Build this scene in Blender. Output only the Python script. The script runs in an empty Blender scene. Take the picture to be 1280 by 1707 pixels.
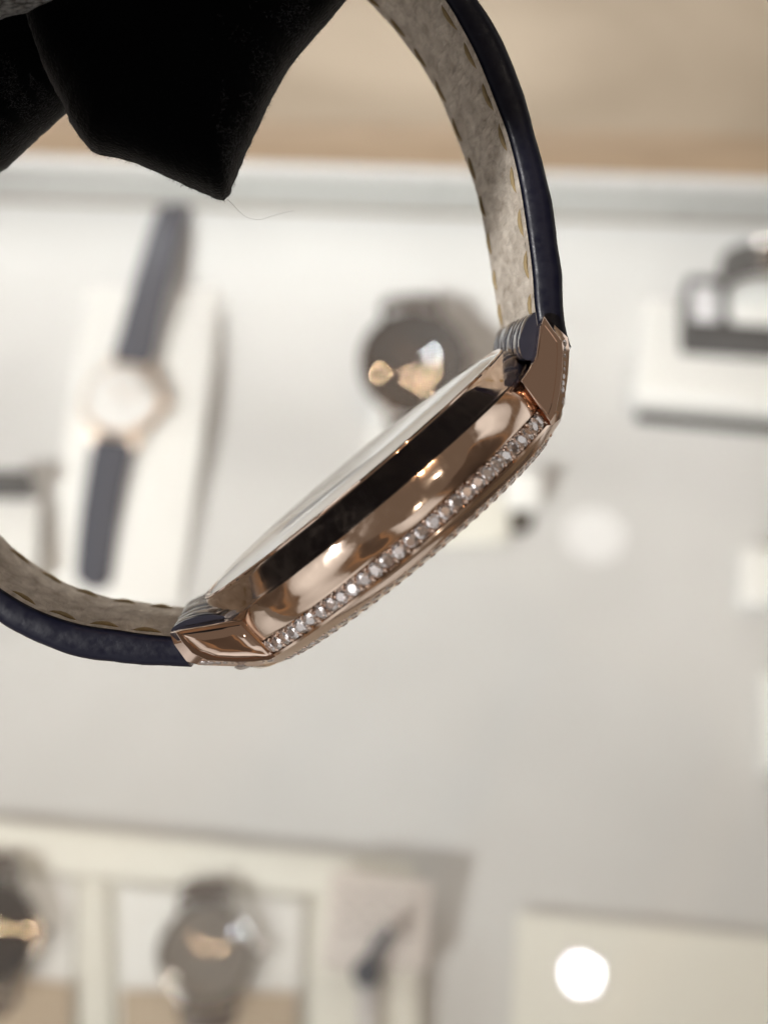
import bpy, bmesh, math, random
from mathutils import Vector, Matrix, noise
random.seed(7)
SC = bpy.context.scene
COL = SC.collection
MM = 0.001

# ---------------------------------------------------------------- camera
FPX = 2468.6                       # focal length in photo pixels (1280 wide)
CAM_H, DEPR = 0.54, math.radians(60)
CAM_P = Vector((0, 0, CAM_H))
FWD = Vector((0, math.cos(DEPR), -math.sin(DEPR)))
UPV = Vector((0, math.sin(DEPR), math.cos(DEPR)))
RGT = Vector((1, 0, 0))
cam = bpy.data.cameras.new('camera')
cam.sensor_fit = 'HORIZONTAL'; cam.sensor_width = 24.0
cam.lens = FPX / 1280 * 24.0
cam.clip_start = 0.01; cam.clip_end = 50
cam.dof.use_dof = True
cam.dof.focus_distance = 0.127
cam.dof.aperture_fstop = 18.0
co = bpy.data.objects.new('camera', cam); COL.objects.link(co)
co.matrix_world = Matrix.Translation(CAM_P) @ Matrix((RGT, UPV, -FWD)).transposed().to_4x4()
SC.camera = co

# ---------------------------------------------------------------- view
SC.view_settings.view_transform = 'Standard'
SC.view_settings.look = 'None'
SC.view_settings.exposure = 0.0
SC.view_settings.gamma = 1.0
SC.view_settings.use_curve_mapping = False
SC.cycles.use_denoising = True
SC.cycles.max_bounces = 10
SC.cycles.sample_clamp_indirect = 8.0

# ---------------------------------------------------------------- world: made-up shop interior, tuned for reflections
wd = bpy.data.worlds.new('World'); SC.world = wd; wd.use_nodes = True
wn = wd.node_tree.nodes; wl = wd.node_tree.links
wbg = wn['Background']
wtc = wn.new('ShaderNodeTexCoord')
def wnode(t, **kw):
    n = wn.new(t)
    for k, v in kw.items(): setattr(n, k, v)
    return n
def wnoise(scale, detail, w, dist=0.3):
    n = wnode('ShaderNodeTexNoise', noise_dimensions='4D')
    n.inputs['Scale'].default_value = scale; n.inputs['Detail'].default_value = detail
    n.inputs['W'].default_value = w; n.inputs['Distortion'].default_value = dist
    wl.new(wtc.outputs['Generated'], n.inputs['Vector']); return n
def wramp(stops, interp='LINEAR'):
    r = wnode('ShaderNodeValToRGB'); cr = r.color_ramp; cr.interpolation = interp
    cr.elements[0].position, cr.elements[1].position = stops[0][0], stops[-1][0]
    cr.elements[0].color, cr.elements[1].color = (*stops[0][1], 1), (*stops[-1][1], 1)
    for p, c in stops[1:-1]: cr.elements.new(p).color = (*c, 1)
    return r
# noise tones for unseen walls and brown ceiling, tuned for the gold's reflections
n1 = wnoise(1.35, 1.5, 9.59)
walls = wramp([(0.34, (0.06, 0.042, 0.032)), (0.46, (0.15, 0.105, 0.075)), (0.475, (0.46, 0.26, 0.135)), (0.50, (0.26, 0.175, 0.115)), (0.53, (0.22, 0.15, 0.10)), (0.545, (0.72, 0.68, 0.64)), (0.66, (1.25, 1.23, 1.20))])
wl.new(n1.outputs['Fac'], walls.inputs['Fac'])
sep = wnode('ShaderNodeSeparateXYZ'); wl.new(wtc.outputs['Generated'], sep.inputs[0])
n2 = wnoise(2.2, 2.0, 15.0)
ma = wnode('ShaderNodeMath', operation='MULTIPLY_ADD'); ma.inputs[1].default_value = 0.40
wl.new(n2.outputs['Fac'], ma.inputs[0]); wl.new(sep.outputs['Z'], ma.inputs[2])
ceil = wramp([(0.0, (0, 0, 0)), (0.5, (0, 0, 0)), (0.55, (1, 1, 1)), (1.0, (1, 1, 1))])
mr = wnode('ShaderNodeMapRange'); mr.inputs['From Min'].default_value = 0.50; mr.inputs['From Max'].default_value = 1.20
wl.new(ma.outputs[0], mr.inputs['Value']); wl.new(mr.outputs['Result'], ceil.inputs['Fac'])
wmx = wnode('ShaderNodeMix', data_type='RGBA'); wl.new(ceil.outputs['Color'], wmx.inputs['Factor'])
wl.new(walls.outputs['Color'], wmx.inputs['A']); wmx.inputs['B'].default_value = (0.23, 0.175, 0.135, 1)
wl.new(wmx.outputs['Result'], wbg.inputs['Color'])
wbg.inputs['Strength'].default_value = 0.7

# ---------------------------------------------------------------- pixel helpers (survey of the photograph)
def ray(px, py):
    return RGT * ((px - 640) / FPX) + UPV * ((853.5 - py) / FPX) + FWD
def atz(px, py, z):
    r = ray(px, py); return CAM_P + r * ((z - CAM_H) / r.z)
GLASS_Z = 0.072
def mirror_lamp(px, py, zc):
    """ceiling point that the flat glass top mirrors at this pixel"""
    g = atz(px, py, GLASS_Z); r = ray(px, py).normalized(); r.z = -r.z
    return g + r * ((zc - g.z) / r.z)

# ---------------------------------------------------------------- lamps
def lamp(name, loc, power, size, color, target=None, shape='DISK', size_y=None, spread=180):
    l = bpy.data.lights.new(name, 'AREA'); l.shape = shape; l.size = size
    if size_y: l.size_y = size_y
    l.energy = power; l.color = color; l.spread = math.radians(spread)
    o = bpy.data.objects.new(name, l); COL.objects.link(o); o.location = loc
    d = (Vector(target) - Vector(loc)) if target is not None else Vector((0, 0, -1))
    o.rotation_euler = d.to_track_quat('-Z', 'Y').to_euler()
    return o
WARM, WHITE = (1.0, 0.88, 0.74), (0.90, 0.95, 1.0)
lamp('ceiling_or_fill_light', mirror_lamp(970, 1625, 2.4), 2.6, 0.06, WHITE)
lamp('ceiling_round_light', mirror_lamp(990, 893, 2.4), 0.32, 0.13, (1, 0.97, 0.95))
for x, y in ((-1.15, -0.35), (0.95, -0.25), (-1.3, 1.0), (1.1, -1.4)):
    lamp('ceiling_or_fill_light', (x, y, 2.4), 1.6, 0.06, WARM, target=(x * 0.3, 0.2, 0))
for x, y in ((-0.36, 0.33), (0.38, 0.36), (0.05, 0.28), (0.27, 0.10)):
    lamp('ceiling_or_fill_light', (x, y, 2.4), 1.9, 0.05, (1.0, 0.66, 0.40))
for x, y in ((-0.55, 3.7), (0.65, 3.9)):
    lamp('ceiling_or_fill_light', (x, y, 2.4), 18, 0.08, (1.0, 0.95, 0.88), target=(0, 0.4, 0.3))  # added fill lamps with no seen source, brighten the strap lining
lamp('deck_fill_spot', (-1.6, -1.5, 2.2), 2.35, 0.14, (1.0, 0.985, 0.965), target=(0.12, 0.70, 0), spread=20)  # added spot with no seen source, brightens the rear of the deck

# ---------------------------------------------------------------- materials
def mat(name, color=(0.8, 0.8, 0.8), rough=0.5, metal=0.0, **kw):
    m = bpy.data.materials.new(name); m.use_nodes = True
    b = m.node_tree.nodes['Principled BSDF']
    b.inputs['Base Color'].default_value = (*color, 1)
    b.inputs['Roughness'].default_value = rough
    b.inputs['Metallic'].default_value = metal
    for k, v in kw.items():
        b.inputs[k.replace('_', ' ')].default_value = v
    return m
def add_bump(m, scale, strength, dist=0.0002, detail=4, tex='NOISE', rough=None, col=None, stretch=None, distortion=0):
    nt = m.node_tree; b = nt.nodes['Principled BSDF']
    tc = nt.nodes.new('ShaderNodeTexCoord'); mp = nt.nodes.new('ShaderNodeMapping')
    if stretch: mp.inputs['Scale'].default_value = stretch
    nt.links.new(tc.outputs['Object'], mp.inputs['Vector'])
    if tex == 'VORONOI':
        n = nt.nodes.new('ShaderNodeTexVoronoi'); n.inputs['Scale'].default_value = scale; out = n.outputs['Distance']
    else:
        n = nt.nodes.new('ShaderNodeTexNoise'); n.inputs['Scale'].default_value = scale
        n.inputs['Detail'].default_value = detail; n.inputs['Distortion'].default_value = distortion; out = n.outputs['Fac']
    nt.links.new(mp.outputs['Vector'], n.inputs['Vector'])
    if strength:
        bp = nt.nodes.new('ShaderNodeBump'); bp.inputs['Strength'].default_value = strength
        bp.inputs['Distance'].default_value = dist
        nt.links.new(out, bp.inputs['Height'])
        old = b.inputs['Normal'].links
        if old: nt.links.new(old[0].from_socket, bp.inputs['Normal'])
        nt.links.new(bp.outputs['Normal'], b.inputs['Normal'])
    if rough:
        mr = nt.nodes.new('ShaderNodeMapRange')
        mr.inputs['From Min'].default_value = 0.35; mr.inputs['From Max'].default_value = 0.65
        mr.inputs['To Min'].default_value = rough[0]; mr.inputs['To Max'].default_value = rough[1]
        nt.links.new(out, mr.inputs['Value']); nt.links.new(mr.outputs['Result'], b.inputs['Roughness'])
    if col:
        rp = nt.nodes.new('ShaderNodeValToRGB')
        rp.color_ramp.elements[0].position = 0.32; rp.color_ramp.elements[1].position = 0.68
        rp.color_ramp.elements[0].color = (*col[0], 1); rp.color_ramp.elements[1].color = (*col[1], 1)
        nt.links.new(out, rp.inputs['Fac']); nt.links.new(rp.outputs['Color'], b.inputs['Base Color'])
    return m

GOLD = mat('rose_gold', (0.83, 0.66, 0.54), 0.06, 1.0)
add_bump(GOLD, 700, 0.0, rough=(0.035, 0.15), detail=8, distortion=1.0)
add_bump(GOLD, 2600, 0.05, 0.00004, detail=4)
GOLD_BRIGHT = mat('rose_gold_polished', (0.85, 0.66, 0.55), 0.05, 1.0)
SAPPH = mat('case_back_crystal', (0.86, 0.87, 0.84), 0.06, 0.0, IOR=1.77)
NAVY = mat('navy_leather', (0.004, 0.0045, 0.013), 0.4, 0.0, Specular_IOR_Level=0.28)
add_bump(NAVY, 1300, 0.16, 0.0002, detail=5, rough=(0.30, 0.48))
add_bump(NAVY, 260, 0.12, 0.0006, detail=3)
NAVY_GLOSS = mat('navy_leather_gloss', (0.020, 0.022, 0.035), 0.16, 0.0, IOR=1.6, Coat_Weight=0.6, Coat_Roughness=0.08)
LINING = mat('beige_lining', (0.36, 0.30, 0.245), 0.75, 0.0)
add_bump(LINING, 380, 0.8, 0.0008, detail=4, distortion=0.5, stretch=(1, 0.3, 1))
add_bump(LINING, 900, 0.5, 0.0004, detail=7, col=((0.36, 0.305, 0.25), (0.60, 0.54, 0.465)), distortion=0.4, stretch=(1, 0.4, 1))
add_bump(LINING, 1100, 1.0, 0.0005, detail=3, stretch=(1, 0.35, 1))
THREAD = mat('olive_thread', (0.30, 0.225, 0.115), 0.8)
add_bump(THREAD, 3000, 0.8, 0.0002)
CLOTH = mat('black_velvet', (0.0014, 0.0017, 0.0021), 0.95, 0.0, Sheen_Weight=0.22, Sheen_Roughness=0.3, Specular_IOR_Level=0.03)
add_bump(CLOTH, 3200, 0.5, 0.0002, detail=3)
FUZZ = mat('black_fibre', (0.012, 0.013, 0.016), 0.8)
KNIT = mat('grey_knit', (0.10, 0.11, 0.11), 0.6, 0.0, Sheen_Weight=0.4)
add_bump(KNIT, 1500, 1.0, 0.0008, tex='VORONOI', col=((0.20, 0.21, 0.21), (0.01, 0.012, 0.012)))

def glass_mix(name, f_ior=1.5, rough=0.03, tint=(1, 1, 1)):
    m = bpy.data.materials.new(name); m.use_nodes = True
    nt = m.node_tree; nt.nodes.clear()
    o = nt.nodes.new('ShaderNodeOutputMaterial'); mx = nt.nodes.new('ShaderNodeMixShader')
    fr = nt.nodes.new('ShaderNodeFresnel'); fr.inputs['IOR'].default_value = f_ior
    tr = nt.nodes.new('ShaderNodeBsdfTransparent'); tr.inputs['Color'].default_value = (*tint, 1)
    gl = nt.nodes.new('ShaderNodeBsdfGlossy'); gl.inputs['Roughness'].default_value = rough
    nt.links.new(fr.outputs['Fac'], mx.inputs['Fac']); nt.links.new(tr.outputs[0], mx.inputs[1])
    nt.links.new(gl.outputs[0], mx.inputs[2]); nt.links.new(mx.outputs[0], o.inputs['Surface'])
    return m
PANE = glass_mix('case_top_glass', 1.4, 0.005, (0.97, 0.985, 0.98))
def veil_film(m, amount):  # pale diffuse mix that stands in for the hazy veil over the case
    nt = m.node_tree; o = [n for n in nt.nodes if n.type == 'OUTPUT_MATERIAL'][0]; src = o.inputs['Surface'].links[0].from_socket
    d = nt.nodes.new('ShaderNodeBsdfDiffuse'); d.inputs['Color'].default_value = (0.8, 0.81, 0.82, 1)
    tc = nt.nodes.new('ShaderNodeTexCoord'); nz = nt.nodes.new('ShaderNodeTexNoise'); nz.inputs['Scale'].default_value = 7; nz.inputs['Detail'].default_value = 3
    mr = nt.nodes.new('ShaderNodeMapRange'); mr.inputs['From Min'].default_value = 0.3; mr.inputs['From Max'].default_value = 0.7
    mr.inputs['To Min'].default_value = amount * 0.5; mr.inputs['To Max'].default_value = amount * 1.5
    nt.links.new(tc.outputs['Object'], nz.inputs['Vector']); nt.links.new(nz.outputs['Fac'], mr.inputs['Value'])
    mx = nt.nodes.new('ShaderNodeMixShader'); nt.links.new(mr.outputs['Result'], mx.inputs['Fac'])
    nt.links.new(src, mx.inputs[1]); nt.links.new(d.outputs[0], mx.inputs[2]); nt.links.new(mx.outputs[0], o.inputs['Surface'])
veil_film(PANE, 0.05)
CRYSTAL = glass_mix('watch_crystal', 2.1, 0.016)
CRYSTAL_CLEAR = glass_mix('clear_watch_crystal', 1.35, 0.016)
def gem():
    m = bpy.data.materials.new('diamond'); m.use_nodes = True
    nt = m.node_tree; nt.nodes.clear()
    o = nt.nodes.new('ShaderNodeOutputMaterial'); mx = nt.nodes.new('ShaderNodeMixShader')
    g = nt.nodes.new('ShaderNodeBsdfGlass'); g.inputs['IOR'].default_value = 2.2; g.inputs['Roughness'].default_value = 0.0
    g.inputs['Color'].default_value = (1, 0.97, 0.97, 1)
    s = nt.nodes.new('ShaderNodeBsdfGlossy'); s.inputs['Roughness'].default_value = 0.04
    s.inputs['Color'].default_value = (1.0, 0.97, 0.97, 1)
    mx.inputs['Fac'].default_value = 0.45
    df = nt.nodes.new('ShaderNodeBsdfGlossy'); df.inputs['Roughness'].default_value = 0.38; df.inputs['Color'].default_value = (1.0, 0.95, 0.95, 1)
    m2 = nt.nodes.new('ShaderNodeMixShader'); m2.inputs['Fac'].default_value = 0.2
    nt.links.new(g.outputs[0], mx.inputs[1]); nt.links.new(s.outputs[0], mx.inputs[2])
    nt.links.new(mx.outputs[0], m2.inputs[1]); nt.links.new(df.outputs[0], m2.inputs[2]); nt.links.new(m2.outputs[0], o.inputs['Surface'])
    return m
GEM = gem()

# ---------------------------------------------------------------- mesh helpers
def link(name, me, m, parent=None, smooth=None, loc=None):
    o = bpy.data.objects.new(name, me); COL.objects.link(o)
    if m is not None and not me.materials: me.materials.append(m)
    if smooth is not None:
        for p in me.polygons: p.use_smooth = True
        me.set_sharp_from_angle(angle=math.radians(smooth))
    if parent is not None: o.parent = parent
    if loc is not None: o.location = loc
    return o
def pydata(name, v, f):
    me = bpy.data.meshes.new(name); me.from_pydata([tuple(p) for p in v], [], f); me.validate()
    bm = bmesh.new(); bm.from_mesh(me); bmesh.ops.recalc_face_normals(bm, faces=bm.faces); bm.to_mesh(me); bm.free()
    return me
def empty(name, label=None, cat=None, group=None, matrix=None):
    o = bpy.data.objects.new(name, None); COL.objects.link(o); o.empty_display_size = 0.01
    if label: o['label'] = label; o['category'] = cat
    if group: o['group'] = group
    if matrix is not None: o.matrix_world = matrix
    return o
def tag(o, label, cat, group=None):
    o['label'] = label; o['category'] = cat
    if group: o['group'] = group
    return o
def lathe(name, prof, seg=160, closed=False, a0=0, a1=2 * math.pi):
    v, f = [], []; n = len(prof); full = abs(a1 - a0 - 2 * math.pi) < 1e-6
    rows = seg if full else seg + 1
    for i in range(rows):
        t = a0 + (a1 - a0) * i / seg
        for r, z in prof: v.append((r * MM * math.cos(t), r * MM * math.sin(t), z * MM))
    for i in range(seg):
        j = (i + 1) % rows
        for k in range(n if closed else n - 1):
            k2 = (k + 1) % n
            f.append((i * n + k, j * n + k, j * n + k2, i * n + k2))
    me = pydata(name, v, f)
    bm = bmesh.new(); bm.from_mesh(me); bmesh.ops.remove_doubles(bm, verts=bm.verts, dist=1e-7)
    bmesh.ops.recalc_face_normals(bm, faces=bm.faces); bm.to_mesh(me); bm.free()
    return me
def loops_mesh(name, loops, cap0=True, cap1=True):
    n = len(loops[0]); v = [p for l in loops for p in l]; f = []
    for i in range(len(loops) - 1):
        for k in range(n):
            k2 = (k + 1) % n
            f.append((i * n + k, i * n + k2, (i + 1) * n + k2, (i + 1) * n + k))
    if cap0: f.append(tuple(range(n)))
    if cap1: f.append(tuple((len(loops) - 1) * n + k for k in range(n)))
    return pydata(name, v, f)
def prism(name, pts, z0, z1, bev=0.0):
    """closed prism over a world-space outline"""
    me = loops_mesh(name, [[(p[0], p[1], z0) for p in pts], [(p[0], p[1], z1) for p in pts]])
    if bev:
        bm = bmesh.new(); bm.from_mesh(me)
        bmesh.ops.bevel(bm, geom=list(bm.edges), offset=bev, segments=3, profile=0.5, affect='EDGES')
        bm.to_mesh(me); bm.free()
    return me
def box(name, sx, sy, sz, c=(0, 0, 0), bev=0.0):
    x, y, z = c
    pts = [(x - sx / 2, y - sy / 2), (x + sx / 2, y - sy / 2), (x + sx / 2, y + sy / 2), (x - sx / 2, y + sy / 2)]
    return prism(name, pts, z - sz / 2, z + sz / 2, bev)
def catmull(P, n):
    """n samples along a Catmull-Rom curve through points of any dimension"""
    out = []; m = len(P) - 1
    for i in range(n):
        u = i / (n - 1) * m; k = min(int(u), m - 1); t = u - k
        p0, p1, p2, p3 = (P[max(k - 1, 0)], P[k], P[k + 1], P[min(k + 2, m)])
        out.append(tuple(0.5 * (2 * b + (c - a) * t + (2 * a - 5 * b + 4 * c - d) * t * t + (3 * b - a - 3 * c + d) * t ** 3)
                         for a, b, c, d in zip(p0, p1, p2, p3)))
    return out
def tube(name, pts, r, seg=6, taper=False):
    loops = []
    for i, p in enumerate(pts):
        p = Vector(p); t = (Vector(pts[min(i + 1, len(pts) - 1)]) - Vector(pts[max(i - 1, 0)])).normalized()
        s = t.cross(Vector((0.13, 0.31, 0.94))).normalized(); u = s.cross(t)
        rr = r * (1 - 0.75 * abs(2 * i / (len(pts) - 1) - 1) ** 3) if taper else r
        loops.append([p + (s * math.cos(q) + u * math.sin(q)) * rr for q in (2 * math.pi * k / seg for k in range(seg))])
    return loops_mesh(name, loops)

# ================================================================= SETTING
DECK = mat('white_deck', (0.62, 0.61, 0.59), 0.55)
add_bump(DECK, 9, 0.0, detail=2, col=((0.57, 0.57, 0.565), (0.65, 0.65, 0.645)))
CREAM = mat('cream_board', (0.80, 0.79, 0.72), 0.6); add_bump(CREAM, 400, 0.15, 0.0002)
WHITEB = mat('white_board', (0.84, 0.84, 0.82), 0.5); add_bump(WHITEB, 400, 0.15, 0.0002)
RAILM = mat('grey_rail', (0.50, 0.51, 0.50), 0.5, 0.0); add_bump(RAILM, 60, 0.1, rough=(0.25, 0.5))
WOOD = mat('honey_wood', (0.42, 0.27, 0.14), 0.45)
add_bump(WOOD, 14, 0.1, 0.0003, col=((0.21, 0.155, 0.10), (0.29, 0.22, 0.15)), stretch=(1, 9, 9), distortion=1.0)
STONE = mat('beige_stone', (0.45, 0.37, 0.27), 0.4)
add_bump(STONE, 5, 0.0, detail=6, col=((0.24, 0.20, 0.15), (0.35, 0.30, 0.235)), distortion=1.5)

def sheet(name, pts, z, m):
    o = link(name, pydata(name, [(p[0], p[1], z) for p in pts], [tuple(range(len(pts)))]), m); o['kind'] = 'structure'; return o
def struct(o): o['kind'] = 'structure'; return o
rl, rr_ = atz(-900, 300, 0.050), atz(2200, 402, 0.050)      # lower front edge of the rear rail
rl.z = rr_.z = 0
ax = (rr_ - rl).normalized(); ay = Vector((-ax.y, ax.x, 0))
def strip(name, y0, y1, z0, z1, m, bev=0.001):
    p = [rl + ay * y0, rr_ + ay * y0, rr_ + ay * y1, rl + ay * y1]
    return struct(link(name, prism(name, p, z0, z1, bev), m, smooth=40))
# deck with a coved rear that sweeps up to the rail
def deck_mesh():
    prof = [(-0.95, 0.0), (-0.5, 0.0), (-0.2, 0.0)] + [(-0.085 + 0.091 * math.sin(t), 0.054 - 0.054 * math.cos(t)) for t in (math.pi / 2 * k / 16 for k in range(17))]
    v, f = [], []
    for q in (rl, rr_):
        for y, z in prof: p = q + ay * y; v.append((p.x, p.y, z))
    n = len(prof)
    for k in range(n - 1): f.append((k, n + k, n + k + 1, k + 1))
    return pydata('display_deck', v, f)
struct(link('display_deck', deck_mesh(), DECK, smooth=60))
sheet('shop_floor', [(-3, -2), (3, -2), (3, 6), (-3, 6)], -0.55, STONE)
strip('case_rail', 0.0, 0.0035, 0.050, 0.074, RAILM, 0.0006)
strip('case_wood_edge', 0.004, 0.030, 0.02, 0.073, WOOD, 0.002)
strip('stone_ledge', 0.0305, 0.60, 0.02, 0.068, STONE, 0.004)
# the flat glass top of the case
g = [rl - ay * 0.0005, rr_ - ay * 0.0005, Vector((0.9, -0.5, 0)), Vector((-0.9, -0.5, 0))]
tag(link('case_glass_top', pydata('case_glass_top', [(p.x, p.y, GLASS_Z) for p in g], [(0, 1, 2, 3)]), PANE),
    'clear flat glass top of the display case with lamp reflections', 'glass pane')

# ================================================================= THE WATCH IN HAND
AN, TI, DIST = math.radians(40), math.radians(5), 0.135
K = DIST / FPX
def cam_vec(v): return RGT * v[0] + UPV * v[1] - FWD * v[2]
a_ = Vector((math.cos(AN), math.sin(AN), 0)); b_ = Vector((math.sin(AN), -math.cos(AN), 0)); c_ = Vector((0, 0, 1))
XC, YC, ZC = a_, c_ * math.cos(TI) + b_ * math.sin(TI), b_ * math.cos(TI) - c_ * math.sin(TI)
C0 = Vector(((620 - 640) * K, (853.5 - 826) * K, -DIST))
WM = Matrix((cam_vec(XC), cam_vec(YC), cam_vec(ZC))).transposed().to_4x4()
WM.translation = CAM_P + cam_vec(C0)
def W(px, py, y):
    """photo pixel -> (x, z) in the watch's own frame (mm) on the plane y (mm)"""
    r = Vector(((px - 640) / FPX, (853.5 - py) / FPX, -1.0))
    s = (y * MM + C0.dot(YC)) / r.dot(YC); q = r * s - C0
    return q.dot(XC) / MM, q.dot(ZC) / MM
watch = empty('wristwatch', 'rose gold wristwatch with diamond set case side and navy strap, seen edge on', 'wristwatch', matrix=WM)

# --- case band
band_prof = [(17.52, -2.62), (17.75, -2.3), (18.42, -0.75), (18.56, -0.55), (18.64, -0.42)] + [(18.64 + 0.20 * (1 - ((z - 1.05) / 1.47) ** 2) + 0.05 * (z + .42) / 2.94, z) for z in (-0.28, -0.1, 0.15, 0.4, 0.7, 1.0, 1.3, 1.6, 1.9, 2.2, 2.4, 2.52)] + [(18.66, 2.60), (18.58, 2.66), (18.32, 2.70), (18.30, 4.02), (18.52, 4.06), (18.60, 4.12), (18.58, 4.34),
             (18.50, 4.44), (18.05, 5.02), (17.90, 5.12), (16.95, 5.50), (16.55, 5.66), (16.0, 5.76), (15.2, 5.7), (15.0, 5.2)]
band = link('case_band', lathe('case_band', band_prof, 220), GOLD, watch, 24)
# --- case back
back = link('case_back', lathe('case_back', [(17.53, -2.62), (17.50, -2.74), (17.38, -2.84), (17.15, -2.86), (16.95, -2.80), (16.9, -2.6)], 200), GOLD_BRIGHT, watch, 30)
dome = [(16.94, -2.74)] + [(16.6 * math.cos(t) , -2.78 - 0.85 * math.sin(t)) for t in (0.0, 0.35, 0.7, 1.05, 1.35)] + [(0, -3.66)]
link('crystal', lathe('back_crystal', dome, 160), SAPPH, back, 40)
# --- front crystal and dial on the side turned away
dial = link('dial', lathe('dial', [(0, 5.0), (15.05, 5.0)], 96), mat('silver_dial', (0.8, 0.8, 0.78), 0.4), watch, 30)
link('front_crystal', lathe('front_crystal', [(15.1, 5.6), (14, 5.95), (9, 6.35), (4, 6.5), (0, 6.55)], 96), CRYSTAL, watch, 30)
# --- crown on the far flank
cv = [(0, 0), (2.4, 0), (2.6, 0.3)] + [(2.7, 0.6), (2.7, 2.2), (2.3, 2.7), (0, 2.9)]
crown = link('crown', lathe('crown', cv, 28), GOLD, watch, 30); crown.rotation_euler = (math.pi / 2, 0, 0); crown.location = (0, -18.3 * MM, 1.2 * MM)

# --- brilliant cut stone (shared mesh)
def brilliant(name, r):
    v, f = [], []
    tb = [(0.55 * r * math.cos(k * math.pi / 4), 0.55 * r * math.sin(k * math.pi / 4), 0.30 * r) for k in range(8)]
    md = [(0.80 * r * math.cos((k + .5) * math.pi / 4), 0.80 * r * math.sin((k + .5) * math.pi / 4), 0.19 * r) for k in range(8)]
    gd = [(r * math.cos(k * math.pi / 8), r * math.sin(k * math.pi / 8), 0) for k in range(16)]
    v = tb + md + gd + [(0, 0, -0.78 * r)]
    f.append(tuple(range(8)))
    for k in range(8):
        n = (k + 1) % 8
        f += [(k, n, 8 + k), (8 + k, n, 16 + (2 * k + 2) % 16), (8 + k, 16 + 2 * k, k),
              (8 + k, 16 + 2 * k + 1, 16 + 2 * k), (8 + k, 16 + (2 * k + 2) % 16, 16 + 2 * k + 1)]
    for k in range(16): f.append((16 + k, 16 + (k + 1) % 16, 32))
    return pydata(name, [tuple(c * MM for c in p) for p in v], f)
ST_BIG, ST_MID, ST_SM, ST_XL = brilliant('stone_side', 0.66), brilliant('stone_bezel', 0.60), brilliant('stone_lug', 0.34), brilliant('stone_round', 0.85)
for s in (ST_BIG, ST_MID, ST_SM, ST_XL): s.materials.append(GEM)
def place_stone(me, parent, pos, nrm, jitter=0.28):
    o = bpy.data.objects.new('diamond', me); COL.objects.link(o); o.parent = parent
    n = Vector(nrm).normalized() + Vector((random.uniform(-1, 1), random.uniform(-1, 1), random.uniform(-1, 1))) * jitter
    q = n.to_track_quat('Z', 'Y').to_matrix() @ Matrix.Rotation(random.uniform(0, 6.28), 3, 'Z')
    m = q.to_4x4(); m.translation = Vector(pos) * MM; o.matrix_local = m
    return o
beads_v, beads_f = [], []
def bead(pos, r):
    n0 = len(beads_v); P = Vector(pos)
    for d in ((1, 0, 0), (-1, 0, 0), (0, 1, 0), (0, -1, 0), (0, 0, 1), (0, 0, -1), (.6, .6, .6), (-.6, .6, .6), (.6, .6, -.6), (-.6, .6, -.6)):
        beads_v.append((P + Vector(d) * r) * MM)
    for t in ((0, 2, 6), (2, 4, 6), (4, 0, 6), (1, 7, 2), (2, 7, 4), (4, 7, 1), (0, 8, 2), (2, 8, 5), (5, 8, 0), (1, 2, 9), (2, 5, 9), (5, 1, 9), (0, 4, 3), (4, 1, 3), (1, 5, 3), (5, 0, 3)):
        beads_f.append(tuple(n0 + k for k in t))
NS = 29
for k in range(NS):
    A = math.radians(-54.0 + 108.0 * (k + .5) / NS)
    place_stone(ST_BIG, band, (18.60 * math.sin(A), 18.60 * math.cos(A), 3.36), (math.sin(A), math.cos(A), 0))
for k in range(NS + 1):
    A = math.radians(-54.0 + 108.0 * k / NS)
    for z in (2.86, 3.08, 3.64, 3.86):
        R = 18.62 if z in (2.86, 3.86) else 18.55
        bead((R * math.sin(A), R * math.cos(A), z), 0.19)
NB = 27
for k in range(NB):
    A = math.radians(-56 + 112 * (k + .5) / NB)
    place_stone(ST_MID, band, (17.42 * math.sin(A), 17.42 * math.cos(A), 5.22), (math.sin(A) * .36, math.cos(A) * .36, .93), 0.06)
    A2 = A + math.radians(2.07)
    for R, z in ((17.90, 5.06), (16.95, 5.46)): bead((R * math.sin(A2), R * math.cos(A2), z), 0.17)
    if k % 1 == 0:
        place_stone(ST_SM, band, (16.45 * math.sin(A2), 16.45 * math.cos(A2), 5.64), (math.sin(A2) * .15, math.cos(A2) * .15, 1), 0.06)
# end plates that close the diamond channel beside the lugs
def rad_plate(name, A, w):
    v = []
    for R in (18.1, 18.72):
        for dA in (-w, w):
            for z in (2.66, 4.1):
                v.append((R * math.sin(A + dA) * MM, R * math.cos(A + dA) * MM, z * MM))
    return pydata(name, v, [(0, 1, 3, 2), (4, 6, 7, 5), (0, 4, 5, 1), (2, 3, 7, 6), (0, 2, 6, 4), (1, 5, 7, 3)])
for s in (-1, 1): link('channel_end', rad_plate('channel_end', math.radians(55.2 * s), 0.013), GOLD_BRIGHT, band)

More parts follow.
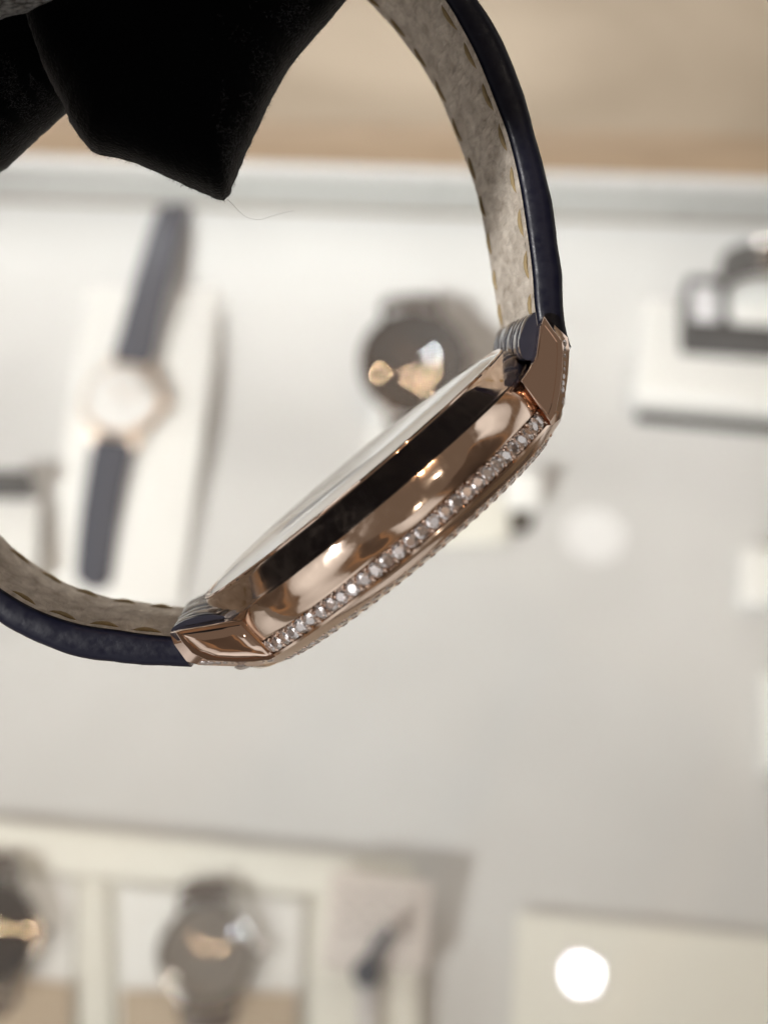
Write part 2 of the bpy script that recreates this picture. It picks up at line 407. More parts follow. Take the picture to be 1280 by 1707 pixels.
# --- lugs
def offset_loop(P, k):
    cx = sum(p[0] for p in P) / len(P); cz = sum(p[1] for p in P) / len(P)
    return [((p[0] - cx) * k + cx, (p[1] - cz) * k + cz) for p in P]
def densify(P, n):
    out = []; L = []
    for i, p in enumerate(P):
        q = P[(i + 1) % len(P)]; L.append(math.hypot(q[0] - p[0], q[1] - p[1]))
    for i, p in enumerate(P):
        q = P[(i + 1) % len(P)]
        m = n
        out += [(p[0] + (q[0] - p[0]) * k / m, p[1] + (q[1] - p[1]) * k / m) for k in range(m)]
    return out
def make_lug(outer_px, rim_px, face_px, bulge, slope=(0, 0, 0)):
    o = densify([W(*p, 10.4) for p in outer_px], 3)
    rm = densify([W(*p, 11.5) for p in rim_px], 3)
    fc = densify([W(*p, 11.45) for p in face_px], 3)
    lp = []
    for y, P in ((8.5, offset_loop(o, 0.97)), (8.7, o), (10.5, o), (11.25, offset_loop(rm, 1.015)), (11.42, rm), (11.45, offset_loop(rm, 0.985)), (11.44, offset_loop(fc, 1.02)), (11.37, fc)):
        lp.append((y, P))
    if bulge:
        for k, h in ((0.85, .5), (0.65, .8), (0.4, .96), (0.15, 1.0)):
            lp.append((11.37 + bulge * h, offset_loop(fc, k)))
    cx = sum(p[0] for p in fc) / len(fc); cz = sum(p[1] for p in fc) / len(fc)
    def yy(y, p):
        k = max(0.0, min(1.0, (y - 8.7) / 1.8))
        return y - k * (slope[2] + slope[0] * (p[0] - cx) + slope[1] * (p[1] - cz))
    def build(sign):
        L = [[(p[0] * MM, sign * yy(y, p) * MM, p[1] * MM) for p in P] for y, P in lp]
        return loops_mesh('lug', L)
    return build, yy
lugL = make_lug([(283, 1056), (298, 1050), (404, 1031), (466, 1096), (455, 1106), (428, 1112), (396, 1113), (332, 1111), (310, 1104), (290, 1075)],
                [(293, 1056), (302, 1052), (404, 1034), (460, 1097), (450, 1102), (425, 1105), (396, 1106), (345, 1103), (320, 1091), (304, 1073)],
                [(303, 1058), (309, 1056), (401, 1041), (451, 1094), (442, 1097), (424, 1099), (396, 1100), (360, 1098), (330, 1086), (313, 1070)], 0.34, (-0.12, 0.14, 0.3))
lugR = make_lug([(911, 521), (929, 542), (950, 561), (953, 582), (950, 622), (944, 660), (935, 698), (920, 709), (867, 634), (880, 616), (894, 590), (901, 540)],
                [(910, 526), (925, 548), (940, 566), (942, 584), (940, 620), (935, 655), (927, 690), (918, 703), (869, 635), (882, 618), (896, 592), (903, 544)],
                [(910, 541), (922, 556), (931, 569), (932, 585), (930, 618), (926, 648), (920, 676), (914, 691), (872, 638), (885, 622), (898, 597), (905, 556)], 0.0, (0.22, 0.08, 0.55))
lug_objs = []
for bld, _yy in (lugL, lugR):
    for sgn in (1, -1):
        lg = link('lug', bld(sgn), GOLD_BRIGHT, watch, 28); lug_objs.append(lg)
# stones along the outer edges of the near lugs
def lug_row(parent, yy, px0, px1, n):
    P0, P1 = W(*px0, 10.9), W(*px1, 10.9)
    d = Vector((P1[0] - P0[0], 0, P1[1] - P0[1])); nr = Vector((-d.z, 0, d.x)).normalized()
    if nr.z < -0.2 or (abs(nr.z) <= 0.2 and nr.x * P0[0] < 0): nr = -nr
    for k in range(n):
        t = (k + .5) / n; p = (P0[0] + d.x * t, P0[1] + d.z * t)
        place_stone(ST_SM, parent, (p[0], yy(10.92, p), p[1]), nr + Vector((0, .9, 0)), 0.1)
lug_row(lug_objs[0], lugL[1], (332, 1108), (455, 1102), 10)
lug_row(lug_objs[2], lugR[1], (945, 566), (939, 655), 8)
for lg, yy, px in ((lug_objs[0], lugL[1], (406, 1112)), (lug_objs[2], lugR[1], (939, 667))):
    p = W(*px, 10.3); place_stone(ST_XL, lg, (p[0], yy(10.3, p) - .3, p[1]), (0.8 if p[0] > 0 else -0.35, .35, .8), 0.02)
link('setting_beads', pydata('setting_beads', beads_v, beads_f), GOLD_BRIGHT, band, 60)['kind'] = 'stuff'

# --- strap halves
def make_strap(stations, far_shift, n, seed):
    """stations: (lining px, outer px) of the near edge; far_shift: (mm at lug, mm at end) the far edge leans inwards"""
    HW = 8.6
    S = []
    for (lx, ly), (ox, oy) in stations:
        li, ou = W(lx, ly, HW), W(ox, oy, HW + 0.1); S.append((li[0], li[1], ou[0], ou[1]))
    S = catmull(S, n)
    root = bpy.data.objects.new('strap', None)
    shell, lining = [], []
    NL = 28
    L_v = []; cross = []
    for i, (lx, lz, ox, oz) in enumerate(S):
        u = i / (n - 1)
        tv = Vector((ox - lx, 0, oz - lz)); T = tv.length; td = tv.normalized()
        sh = far_shift[0] + (far_shift[1] - far_shift[0]) * u
        def pt(w, h):                    # w -1..1 across (near = 1), h 0..1 through the thickness
            y = HW * w
            base = Vector((lx, y, lz)) - td * (sh * (1 - w) / 2)
            return base + td * (h * T)
        prof = [(0.985, 0.0), (1.003, 0.05), (1.014, 0.16), (1.02, 0.35), (1.018, 0.58), (1.005, 0.78), (0.975, 0.93), (0.93, 1.0),
                (0.6, 1.08), (0.2, 1.12), (-0.2, 1.12), (-0.6, 1.08), (-0.93, 1.0), (-0.975, 0.93), (-1.005, 0.78), (-1.02, 0.35), (-1.0, 0.0)]
        row = []
        for w, h in prof:
            p = pt(w, h)
            nz = noise.noise(Vector((p.x * .35 + seed, w * 2, p.z * .35)))
            sc = 0.10 * max(0, h - .4) * (noise.noise(Vector((u * 26 + seed, round(w), 1.7))))
            row.append((p + td * (nz * 0.10 * h + sc)) * MM)
        cross.append(row)
        for k in range(NL + 1):
            w = 0.995 - 1.99 * k / NL
            p = pt(w, 0.0)
            cr = noise.noise(Vector((u * 30 + seed, w * 3.2, 0))) * 0.09 + noise.noise(Vector((u * 75, w * 8, seed))) * 0.045
            e = min(1, (1 - abs(w)) / 0.09)
            groove = 0.26 * math.exp(-((abs(w) - 0.81) / 0.04) ** 2)
            L_v.append((p + td * (-0.10 - cr * e - 0.10 * e + groove)) * MM)
    f = []
    for i in range(n - 1):
        for k in range(NL):
            f.append((i * (NL + 1) + k, i * (NL + 1) + k + 1, (i + 1) * (NL + 1) + k + 1, (i + 1) * (NL + 1) + k))
    sm = loops_mesh('strap_shell', cross)
    strap = link('strap', sm, NAVY, watch, 50)
    link('lining', pydata('lining', L_v, f), LINING, strap, 80)
    # stitches, one object each
    acc = [0.0]
    for i in range(1, n): acc.append(acc[-1] + math.hypot(S[i][0] - S[i - 1][0], S[i][1] - S[i - 1][1]))
    def at_len(s):
        s = max(0, min(acc[-1] - 1e-6, s)); i = max(k for k in range(n) if acc[k] <= s); i = min(i, n - 2)
        t = (s - acc[i]) / (acc[i + 1] - acc[i]); return tuple(A + (B - A) * t for A, B in zip(S[i], S[i + 1])), (i + t) / (n - 1)
    for w in (0.80, -0.84):
        s = 1.0
        while s < acc[-1] - 3 and s < 46:
            pts = []
            for k in range(6):
                (lx, lz, ox, oz), u = at_len(s + 2.6 * k / 5)
                td = Vector((ox - lx, 0, oz - lz)).normalized(); sh = far_shift[0] + (far_shift[1] - far_shift[0]) * u
                dip = 0.03 - 0.26 * math.sin(math.pi * k / 5)
                wob = w + 0.018 * (k / 5 - .5)
                pts.append((Vector((lx, 8.6 * wob, lz)) + td * (dip - sh * (1 - wob) / 2)) * MM)
            link('stitch', tube('stitch', pts, 0.20 * MM, 6, True), THREAD, strap, 80)
            s += 3.7
    return strap, S
RS = [((900, 556), (955, 578)), ((893, 508), (944, 536)), ((889, 450), (938, 452)), ((880, 380), (929, 372)), ((867, 300), (913, 288)), ((850, 230), (893, 214)), ((832, 180), (880, 168)),
      ((800, 100), (856, 100)), ((772, 45), (828, 42)), ((745, 0), (798, -6)), ((690, -75), (738, -90)), ((600, -165), (640, -190)), ((480, -240), (505, -275)),
      ((320, -290), (335, -330)), ((150, -300), (150, -345)), ((0, -250), (-15, -300))]
LS = [((287, 1063), (318, 1114)), ((240, 1059), (240, 1111)), ((200, 1053), (190, 1107)), ((130, 1042), (112, 1094)), ((60, 1018), (36, 1062)), ((0, 983), (-30, 1022)),
      ((-60, 935), (-98, 972)), ((-130, 850), (-176, 878)), ((-190, 730), (-240, 745)), ((-225, 560), (-278, 565)), ((-225, 380), (-278, 370)), ((-190, 200), (-240, 180)), ((-120, 20), (-165, -8)), ((-30, -160), (-66, -200))]
strapR, SR = make_strap(RS, (0.9, 2.0), 150, 3.1)
strapL, SL = make_strap(LS, (0.25, 0.0), 150, 11.7)
# folded strap end around each spring bar: a pleated glossy roll
def strap_end(strap, P0, P1, seed):
    v, f = [], []; NY, NA = 150, 24
    d = Vector((P1[0] - P0[0], 0, P1[1] - P0[1])); L = d.length; d.normalize()
    nrm = Vector((-d.z, 0, d.x))
    if nrm.z > 0: nrm = -nrm
    mid_ = Vector(((P0[0] + P1[0]) / 2, 0, (P0[1] + P1[1]) / 2))
    for i in range(NY + 1):
        y = 8.5 - 17.0 * i / NY
        for k in range(NA):
            t = 2 * math.pi * k / NA
            cr = abs(math.sin(y * 1.35 + seed + 2.0 * noise.noise(Vector((y * .45, seed, t * .5)))))
            pl = 1 - 0.42 * (1 - cr) ** 2 + 0.10 * noise.noise(Vector((y * 1.3, t * 2, seed)))
            h = math.sin(t) * (0.95 if math.sin(t) > 0 else 1.5) * pl
            v.append((mid_ + Vector((0, y, 0)) + d * (L / 2 * math.cos(t)) + nrm * h) * MM)
    for i in range(NY):
        for k in range(NA):
            k2 = (k + 1) % NA; f.append((i * NA + k, i * NA + k2, (i + 1) * NA + k2, (i + 1) * NA + k))
    f += [tuple(range(NA)), tuple(NY * NA + k for k in range(NA))]
    link('strap_fold', pydata('strap_fold', v, f), NAVY_GLOSS, strap, 60)
strap_end(strapR, W(893, 520, 8.6), W(878, 600, 8.6), 0.4)
strap_end(strapL, W(284, 1056, 8.6), W(385, 1036, 8.6), 2.2)
for s in (-1, 1):     # spring bars between the lugs
    p = W(905, 590, 8.6) if s > 0 else W(330, 1070, 8.6)
    link('spring_bar', tube('spring_bar', [(p[0] * MM, y * MM, p[1] * MM) for y in (-9, -3, 3, 9)], 0.7 * MM, 10), GOLD_BRIGHT, watch, 40)

# ================================================================= BLACK CLOTH
def pillow(name, px, y0, thick, seed, cpx, rings=26, amp=0.85):
    out = densify([W(*p, y0) for p in px], 10); c = W(*cpx, y0)
    v, f = [], []; n = len(out)
    for side in (1, -1):
        for j in range(rings + 1):
            s = j / rings
            h = thick * (1 - s ** 5) ** 0.5
            for i, p in enumerate(out):
                x, z = c[0] + (p[0] - c[0]) * s, c[1] + (p[1] - c[1]) * s
                wr = noise.noise(Vector((x * .16 + seed, z * .16, side * 3))) * 1.4 * amp + noise.noise(Vector((x * .5, z * .5 + seed, side))) * .4 * amp
                e = noise.noise(Vector((x * 1.7, z * 1.7, seed))) * 0.10 * s ** 8
                v.append(Vector((x + e, y0 + side * (h + wr * (1 - s ** 6)), z + e)) * MM)
    m = (rings + 1) * n
    for q in (0, 1):
        for j in range(rings):
            for i in range(n):
                i2 = (i + 1) % n; A = q * m
                f.append((A + j * n + i, A + j * n + i2, A + (j + 1) * n + i2, A + (j + 1) * n + i))
    me = pydata(name, v, f)
    bm = bmesh.new(); bm.from_mesh(me); bmesh.ops.remove_doubles(bm, verts=bm.verts, dist=2e-5)
    bmesh.ops.recalc_face_normals(bm, faces=bm.faces); bm.to_mesh(me); bm.free()
    return me, out
cloth = empty('black_cloth', 'black velvety cloth with a square corner hanging at the top left', 'cloth', matrix=WM)
panel_px = [(108, 178), (116, 202), (133, 228), (150, 250), (166, 258), (195, 263), (226, 272), (262, 287), (300, 305), (345, 325), (362, 332), (373, 334), (382, 326),
            (398, 285), (412, 252), (440, 190), (460, 150), (482, 112), (515, 70), (550, 30), (580, -5), (600, -60), (590, -200), (480, -330), (300, -390), (100, -350), (20, -200), (30, 0), (70, 110)]
me, o1 = pillow('panel', panel_px, 6.0, 7.5, 4.2, (290, -20))
link('panel', me, CLOTH, cloth, 80)
fold_px = [(-120, 330), (-60, 318), (0, 277), (50, 230), (85, 198), (108, 178), (180, 80), (200, -60), (120, -250), (-80, -300), (-260, -200), (-300, 50), (-220, 270)]
me, o2 = pillow('fold', fold_px, 0.0, 9.0, 9.9, (-60, 40))
link('fold', me, CLOTH, cloth, 80)
# unseen black arm shape beyond the frame, arched so the bevel mirrors a dark stripe
sl_pts = catmull([(-112, 30, -84), (-98, 38, -76), (-78, 50, -72), (-20, 76, -76), (40, 70, -74), (95, 38, -72), (140, 5, -75), (185, -30, -85)], 60)
loops = []
for i, p in enumerate(sl_pts):
    q0, q1 = Vector(sl_pts[max(i - 1, 0)]), Vector(sl_pts[min(i + 1, 59)]); t = (q1 - q0).normalized()
    u = t.cross(Vector((0, 0, 1))).normalized(); w = u.cross(t)
    loops.append([(Vector(p) + (u * math.cos(q) + w * math.sin(q)) * (33 + 2.2 * noise.noise(Vector((i * .25, math.cos(q) * 1.5, math.sin(q) * 1.5))))) * MM for q in (2 * math.pi * k / 36 for k in range(36))])
link('unseen_arm_shape', loops_mesh('unseen_arm_shape', loops), add_bump(mat('navy_black_arm_shape', (0.010, 0.012, 0.021), 0.9, 0.0, Sheen_Weight=0.1), 120, 0.6, 0.004), cloth, 80)
# loose surface fibres along the cloth's edges
fv, ff = [], []
def fibre(p, d, L, w=0.012):
    n0 = len(fv); q = Vector((random.uniform(-1, 1), random.uniform(-.3, .3), random.uniform(-1, 1))) * 0.35
    for k in range(4):
        t = k / 3; c = Vector(p) + Vector(d) * (L * t) + q * (L * t * t)
        s = Vector((-d[2], 0, d[0])) * (w * (1 - .6 * t))
        fv.extend([(c - s) * MM, (c + s) * MM])
    for k in range(3): ff.append((n0 + 2 * k, n0 + 2 * k + 1, n0 + 2 * k + 3, n0 + 2 * k + 2))
for out, y0 in ((o1, 6.0), (o2, 0.0)):
    n = len(out)
    for i in range(n):
        p, q = out[i], out[(i + 1) % n]; L = math.hypot(q[0] - p[0], q[1] - p[1])
        if L < 1e-6: continue
        nx, nz = (q[1] - p[1]) / L, -(q[0] - p[0]) / L
        cx = sum(a[0] for a in out) / n; cz = sum(a[1] for a in out) / n
        if nx * (p[0] - cx) + nz * (p[1] - cz) < 0: nx, nz = -nx, -nz
        for k in range(int(L * 26)):
            t = random.random(); an = random.gauss(0, .7)
            d = (nx * math.cos(an) - nz * math.sin(an), random.uniform(-.3, .3), nx * math.sin(an) + nz * math.cos(an))
            fibre((p[0] + (q[0] - p[0]) * t - nx * .08, y0 + random.uniform(-1.2, 1.2), p[1] + (q[1] - p[1]) * t - nz * .08), d, random.uniform(.08, .30))
FUZZ2 = mat('grey_pile', (0.055, 0.056, 0.062), 0.8)
fv1, ff1 = fv, ff; fv, ff = [], []
def pile(line, cpx, y0, thick, n, depth, seed):
    c = W(*cpx, y0)
    for _ in range(n):
        u = random.random() * (len(line) - 1); k = min(int(u), len(line) - 2); t = u - k; e0, e1 = line[k], line[k + 1]
        q = W(e0[0] + (e1[0] - e0[0]) * t, e0[1] + (e1[1] - e0[1]) * t, y0)
        R = math.hypot(q[0] - c[0], q[1] - c[1]); ins = 0.1 + abs(random.gauss(0, depth))
        x, z = q[0] + (c[0] - q[0]) * ins / R, q[1] + (c[1] - q[1]) * ins / R
        if noise.noise(Vector((x * .6, z * .6, seed))) + 0.25 * noise.noise(Vector((x * 2, z * 2, seed))) < -0.02: continue
        s_ = 1 - ins / R; y = y0 + thick * max(0, 1 - s_ ** 5) ** .5 + random.uniform(-.2, .5)
        a = random.uniform(0, 6.28); fibre((x, y, z), (math.cos(a) * .7, .5, math.sin(a) * .7), random.uniform(.15, .4), 0.014)
pile([(386, 316), (398, 285), (412, 252), (440, 190), (460, 150), (482, 112), (515, 70), (550, 30), (575, 2)], (290, -20), 6.0, 7.5, 2600, 1.6, 3.3)
pile([(-20, 292), (0, 277), (50, 230), (85, 198), (106, 180)], (-60, 40), 0.0, 9.0, 2200, 1.6, 5.1)
pl_ = link('pile', pydata('pile', fv, ff), FUZZ2, cloth); pl_['kind'] = 'stuff'
fv, ff = fv1, ff1
fz = link('fuzz', pydata('fuzz', fv, ff), FUZZ, cloth); fz['kind'] = 'stuff'
# one long loose thread hanging off the corner
pts = [(W(x, y, 6)[0], 6, W(x, y, 6)[1]) for x, y in ((378, 330), (392, 345), (408, 360), (430, 366), (452, 360), (474, 354), (490, 351))]
link('loose_thread', tube('loose_thread', [Vector(p) * MM for p in catmull(pts, 24)], 0.016 * MM, 5), mat('pale_fibre', (0.35, 0.34, 0.33), 0.8), cloth)
# grey knit just showing in the corner
knit_px = [(-40, 40), (0, 22), (30, 16), (75, 4), (110, -10), (120, -120), (-20, -160), (-120, -60)]
me, _ = pillow('grey_knit_cuff', knit_px, 12.0, 4.0, 2.0, (10, -70), 14, .3)
kc = tag(link('grey_knit_cuff', me, KNIT, None, 80), 'grey knitted fabric showing in the top left corner above the cloth', 'fabric'); kc.matrix_world = WM

# ================================================================= THINGS IN THE CASE
def bg_watch(px, py, z, dia, turn, tilt, cols, label, straps, roll=0, lens_dome=1.1):
    """a small watch lying on its pad; turn = heading of 12 o'clock on the deck, tilt = lean towards the viewer (degrees)"""
    case_m, dial_m, strap_m = cols; R = dia / 2; cry = CRYSTAL_CLEAR if dial_m is D_SILVER and case_m is B_GOLD else CRYSTAL
    P = atz(px, py, z)
    M = Matrix.Translation(P) @ Matrix.Rotation(math.radians(turn), 4, 'Z') @ Matrix.Rotation(math.radians(tilt), 4, 'X') @ Matrix.Rotation(math.radians(roll), 4, 'Y')
    r = empty('display_watch', label, 'wristwatch', 'watches lying in the display case', M)
    cs = link('case', lathe('case', [(0, -3), (R - 2, -3), (R, -1.5), (R, 1.5), (R - .6, 2.4), (R - 1.2, 2.6)], 48), case_m, r, 35)
    link('bezel', lathe('bezel', [(R - 1.0, 2.5), (R - 1.2, 3.1), (R - 1.8, 3.2), (R - 2.2, 2.8)], 48), case_m, r, 35)
    link('dial', lathe('dial', [(0, 2.62), (R - 1.9, 2.62)], 48), dial_m, r)
    for ang, L, w in ((40, R * .5, .9), (-75, R * .68, .6)):
        h = link('hand', box('hand', w * MM, L * MM, .2 * MM, (0, L * MM / 2, 0)), case_m, r); h.location.z = 2.9 * MM; h.rotation_euler.z = math.radians(ang)
    link('crystal', lathe('crystal', [((R - 2.1) * (1 - k / 16), 3.0 + lens_dome * (1 - (1 - k / 16) ** 2)) for k in range(17)], 96), cry, r, 60)
    cw = link('crown', lathe('crown', [(0, 0), (2, 0), (2, 2.4), (1.4, 2.9), (0, 2.9)], 16), case_m, r, 35); cw.rotation_euler = (0, math.pi / 2, 0); cw.location = ((R - .3) * MM, 0, 0)
    for sx in (-1, 1):
        for sy in (-1, 1):
            L = [[((sx * (R * .50 + dx)) * MM, sy * y * MM, zz * MM) for dx, zz in ((-1.2, h0), (1.2, h0), (1.2, h1), (-1.2, h1))]
                 for y, h0, h1 in ((R * .76, -2, 2), (R * .98, -2.3, 1.6), (R * 1.2, -3, 0))]
            link('lug', loops_mesh('lug', L), case_m, r)
    for sy, length, drop, w0, w1, bend in straps:
        n = 26; C = []
        for i in range(n):
            u = i / (n - 1); s = u * length
            th = math.radians(drop) * min(1, u * 1.6)
            y = R * 1.08 + s * math.cos(th * .7); zz = -1.0 - s * math.sin(th * .7)
            hw = (w0 + (w1 - w0) * u) / 2; x0 = bend * u * u
            if u > .93: hw *= max(.25, 1 - ((u - .93) / .07) ** 2 * .75)
            t = 1.6 - .5 * u
            C.append([((x0 + a * hw) * MM, sy * y * MM, (zz + b * t) * MM) for a, b in ((-1, -.6), (-.9, -.9), (.9, -.9), (1, -.6), (1, .3), (.8, .9), (0, 1.1), (-.8, .9), (-1, .3))])
        link('strap', loops_mesh('strap', C), strap_m, r, 40)
    return r
B_GOLD = mat('case_pink_gold', (0.86, 0.70, 0.57), 0.45, 1.0)
B_STEEL = mat('case_steel', (0.62, 0.60, 0.57), 0.14, 1.0)
B_BRONZE = mat('case_dark_bronze', (0.20, 0.14, 0.105), 0.2, 1.0)
D_SILVER = mat('dial_silver', (0.88, 0.88, 0.87), 0.55, 0.0)
D_BROWN = mat('dial_brown', (0.03, 0.02, 0.016), 0.25)
S_NAVY = mat('strap_navy', (0.026, 0.031, 0.052), 0.42); add_bump(S_NAVY, 300, .6, .0006, tex='VORONOI')
S_BROWN = mat('strap_brown', (0.085, 0.058, 0.042), 0.45); add_bump(S_BROWN, 300, .6, .0006, tex='VORONOI')
S_GREY = mat('strap_charcoal', (0.045, 0.043, 0.041), 0.45)
DARK = mat('charcoal_box', (0.018, 0.017, 0.017), 0.5); add_bump(DARK, 300, .2, .0003)
PINK = mat('blush_card', (0.66, 0.60, 0.56), 0.6)
INK = mat('grey_print', (0.35, 0.31, 0.29), 0.6)
BLUESEAL = mat('ink_blue_seal', (0.015, 0.02, 0.035), 0.3)
BROWNF = mat('dark_brown_foot', (0.06, 0.05, 0.035), 0.5)

def slab(name, px, z0, z1, m, label, cat, bev=0.0015, parent=None, group=None):
    o = link(name, prism(name, [atz(x, y, z1) for x, y in px], z0, z1, bev), m, parent, 40)
    if label: tag(o, label, cat, group)
    return o
def wedge(name, px, zf, zb, m, label, cat):
    """sloping pad: corner order front-left, front-right, back-right, back-left"""
    T = [atz(x, y, z) for (x, y), z in zip(px, (zf, zf, zb, zb))]
    me = loops_mesh(name, [[(p.x, p.y, 0.0005) for p in T], [tuple(p) for p in T]])
    bm = bmesh.new(); bm.from_mesh(me); bmesh.ops.bevel(bm, geom=list(bm.edges), offset=.0012, segments=2, profile=.5, affect='EDGES'); bm.to_mesh(me); bm.free()
    return tag(link(name, me, m, None, 40), label, cat)

# navy strap watch on its sloping pad at the left
wedge('display_pad', [(62, 1010), (300, 1010), (372, 470), (150, 455)], 0.003, 0.017, WHITEB, 'white sloping pad under the navy strap watch at the left', 'display pad')
bg_watch(205, 668, 0.0165, 35, -8, 7, (B_GOLD, D_SILVER, S_NAVY), 'pink gold watch with silver dial and navy strap lying open at the left',
         [(1, 98, -20, 18, 12, 14), (-1, 66, 1, 18, 15, 5)])
# card stand cut by the left border
st = empty('card_stand', 'small white card stand with a dark clip at the left border', 'card stand', matrix=Matrix.Translation(atz(10, 880, 0)))
for nm, px, z0, z1, m in (('block', [(-60, 960), (62, 958), (66, 830), (-60, 830)], .001, .016, WHITEB), ('clip', [(-40, 812), (50, 808), (50, 782), (-40, 782)], .012, .024, S_GREY)):
    o = link(nm, prism(nm, [atz(x, y, z1) - st.matrix_world.translation for x, y in px], z0, z1, .001), m, st, 40)
wedge('leaning_card', [(-60, 460), (14, 455), (18, 335), (-60, 330)], 0.004, 0.03, CREAM, 'pale cream leaning card at the left border under the cloth', 'card')

# brown watch standing on its collar in the middle
br = bg_watch(690, 605, 0.030, 47, 3, 16, (B_BRONZE, D_BROWN, S_BROWN), 'dark bronze watch with brown strap behind the case of the near watch',
              [(1, 12, 60, 22, 21, 0), (-1, 42, -2, 22, 18, -9)], lens_dome=1.5)
wedge('display_cushion', [(585, 870), (735, 872), (762, 600), (640, 590)], 0.003, 0.012, WHITEB, 'low white cushion under the brown strap watch', 'display cushion')

# white plinth with a dark watch box, right
slab('white_plinth', [(1058, 655), (1420, 685), (1420, 520), (1075, 492)], 0.008, 0.022, WHITEB, 'thick white plinth under the charcoal watch box at the right border', 'plinth', .003)
slab('plinth_shadow', [(1062, 690), (1420, 722), (1420, 560), (1080, 560)], 0.0005, 0.0075, DARK, 'dark slab drawn for the shadow line under the white plinth at the right border', 'shadow slab', .001)  # dark slab put in for the shadow line below the plinth
P = atz(1132, 592, 0.022)
bx = empty('watch_box', 'charcoal watch box standing on the white plinth at the right border', 'watch box', matrix=Matrix.Translation(P) @ Matrix.Rotation(math.radians(-5), 4, 'Z'))
link('box_body', box('box_body', .06, .028, .020, (.030, .014, .0102), .0015), DARK, bx, 40)
link('inner_cushion', box('inner_cushion', .032, .022, .006, (.033, .013, .0235), .0025), WHITEB, bx, 40)
link('highlight_plate', box('highlight_plate', .011, .018, .0025, (.0075, .012, .0216), .001), mat('pale_highlight', (.8, .8, .83), .3), bx, 40)  # pale plate put in for a white highlight on the box top
wt = empty('strap_loop', 'charcoal strap loop of a watch on the box cushion at the right border', 'watch strap', matrix=Matrix.Translation(P + Vector((.030, .012, .0245))) @ Matrix.Rotation(math.radians(-5), 4, 'Z'))
C = []
for i in range(30):
    t = math.radians(-15 + 210 * i / 29); cx, cz = 17 * math.cos(t), 13 + 13 * math.sin(t)
    nx, nz = math.cos(t), math.sin(t)
    C.append([((cx + nx * a) * MM, b * MM, (cz + nz * a) * MM) for a, b in ((-1.2, -8), (1.2, -8), (1.6, 0), (1.2, 8), (-1.2, 8))])
link('strap_band', loops_mesh('strap_band', C), S_GREY, wt, 40)
link('clasp', box('clasp', .012, .014, .002, (0, 0, .0275), .0006), B_STEEL, wt, 40)

# little tag stand right of the bezel
tg = empty('tag_stand', 'tiny white tag on a dark foot just right of the diamond bezel', 'tag stand', matrix=Matrix.Translation(atz(862, 868, 0)))
link('foot', lathe('foot', [(0, 0.3), (6.5, 0.3), (6.5, 3), (5, 4.5), (0, 4.5)], 24), BROWNF, tg, 40)
t_ = link('tag_plate', box('tag_plate', .015, .002, .016, (0, 0, 0), .0004), WHITEB, tg, 40); t_.location = (.002, .008, .011); t_.rotation_euler = (math.radians(-50), 0, 0)
slab('white_riser', [(735, 905), (850, 900), (850, 820), (735, 820)], 0.0006, 0.006, CREAM, 'low white riser mostly hidden behind the diamond bezel', 'riser')
slab('white_ring_block', [(1232, 1003), (1330, 1003), (1330, 905), (1236, 905)], 0.0006, 0.012, WHITEB, 'small white block at the right border below the plinth', 'display block', .004)
slab('white_card_edge', [(1274, 1280), (1330, 1280), (1330, 1120), (1272, 1120)], 0.0006, 0.010, WHITEB, 'white card whose edge shows at the right border', 'card', .001)

# cream tray with two watches, bottom left
tr = empty('cream_tray', 'cream display tray with square wells at the bottom left', 'display tray', matrix=Matrix.Translation(atz(300, 1650, 0)))
T0 = tr.matrix_world.translation
def tpart(nm, px, z0, z1, m, bev=.001):
    return link(nm, prism(nm, [atz(x, y, z1) - T0 for x, y in px], z0, z1, bev), m, tr, 40)
tpart('tray_floor', [(-180, 1950), (705, 1950), (694, 1440), (-180, 1352)], .0006, .006, CREAM)
zt = .0095
tpart('tray_rim', [(-180, 1435), (520, 1492), (700, 1508), (692, 1436), (0, 1366), (-180, 1350)], .0062, zt, CREAM, .002)
tpart('tray_divider', [(118, 1950), (200, 1950), (182, 1466), (128, 1462)], .0062, zt - .0006, CREAM, .002)
tpart('tray_divider', [(500, 1950), (700, 1950), (700, 1510), (520, 1494)], .0062, zt - .0006, CREAM, .002)
WELL = mat('blush_velvet', (0.55, 0.47, 0.40), 0.8); SUEDE = mat('tan_suede', (0.52, 0.42, 0.31), 0.85)
tpart('well_pad', [(205, 1940), (497, 1940), (508, 1502), (195, 1476)], .0062, .010, WHITEB, .001)
tpart('well_pad', [(-170, 1940), (115, 1940), (125, 1468), (-170, 1442)], .0062, .010, WHITEB, .001)
tpart('well_lining', [(205, 1950), (495, 1950), (496, 1655), (202, 1650)], .0102, .0125, SUEDE, .0006)
tpart('well_lining', [(-170, 1950), (114, 1950), (120, 1640), (-170, 1610)], .0102, .0125, SUEDE, .0006)
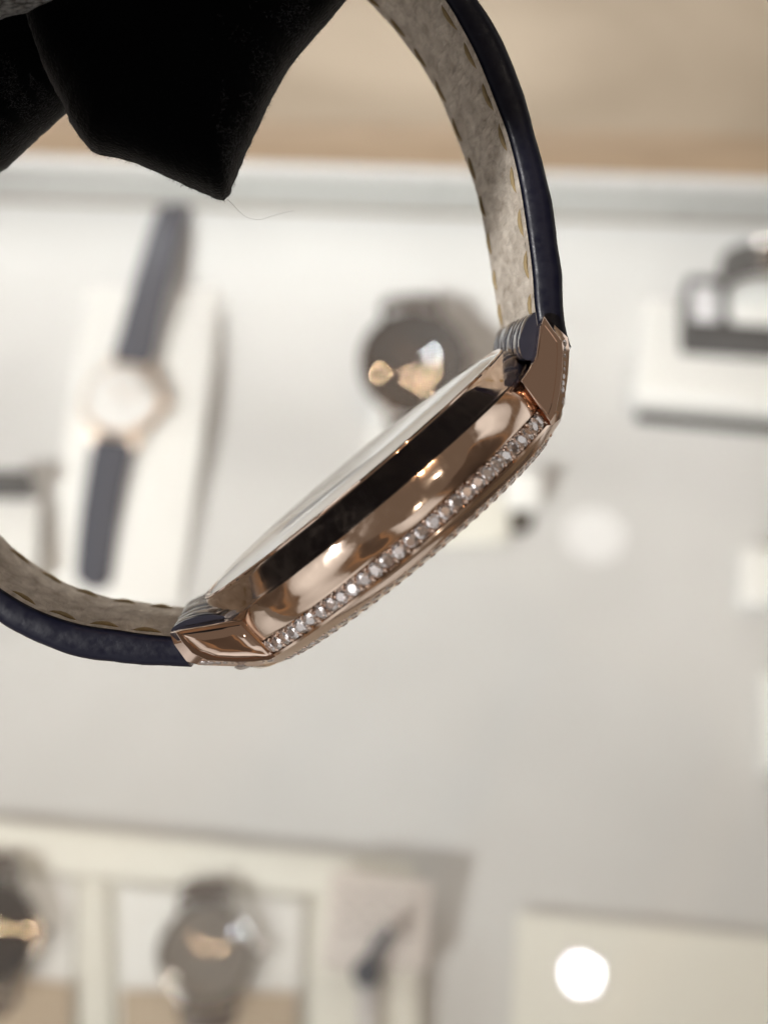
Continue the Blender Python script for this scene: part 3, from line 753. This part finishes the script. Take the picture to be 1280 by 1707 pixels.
bg_watch(345, 1592, 0.016, 35, 4, 6, (B_STEEL, D_SILVER, S_BROWN), 'steel watch with silver dial in the right well of the cream tray', [(1, 9, 40, 18, 17, 0), (-1, 22, 30, 18, 16, 0)], lens_dome=1.6)
bg_watch(-22, 1560, 0.016, 40, 4, 6, (B_STEEL, D_BROWN, S_BROWN), 'dark dial watch cut by the left border in the cream tray', [(1, 9, 40, 18, 17, 0), (-1, 22, 30, 18, 16, 0)], lens_dome=1.6)
# price card leaning on the tray corner and its dark seal
pc = wedge('price_card', [(536, 1608), (712, 1612), (722, 1470), (552, 1448)], .016, .024, PINK, 'blush price card resting on the right corner of the cream tray', 'price card')
T = [atz(x, y, z) for (x, y), z in zip([(536, 1608), (712, 1612), (722, 1470), (552, 1448)], (.016, .016, .024, .024))]
for r_ in range(3):
    for c_i in range(4):
        u0, u1 = .14 + c_i * .2, .14 + c_i * .2 + .12 + .03 * ((r_ + c_i) % 2); v0 = .78 - r_ * .2; v1 = v0 - .05
        q = [(T[0].lerp(T[1], u)).lerp(T[3].lerp(T[2], u), v) + Vector((0, 0, .0004)) for u, v in ((u0, v0), (u1, v0), (u1, v1), (u0, v1))]
        link('print_line', pydata('print_line', q, [(0, 1, 2, 3)]), INK, pc)
sl = empty('blue_seal', 'dark blue bead pin standing below the blush price card', 'bead pin', matrix=Matrix.Translation(atz(612, 1628, .0135)))
link('bead', lathe('bead', [(0, 0)] + [(5.2 * math.sin(t), 5 - 5 * math.cos(t)) for t in (0.5, 1, 1.5, 2, 2.5)] + [(0, 10)], 24), BLUESEAL, sl, 60)
link('pin', tube('pin', [(0, 0, .008), (.003, .006, .014), (.008, .012, .018)], .0022, 8), BLUESEAL, sl, 60)
link('ribbon', box('ribbon', .006, .018, .0015, (0, -.013, .001), .0004), mat('pale_ribbon', (.62, .60, .60), .5), sl, 40)

# white card tray bottom right
slab('white_card_tray', [(842, 1900), (1450, 1900), (1450, 1580), (862, 1520)], 0.0006, 0.007, CREAM, 'flat cream card tray at the bottom right under the bright lamp reflection', 'display tray', .001)
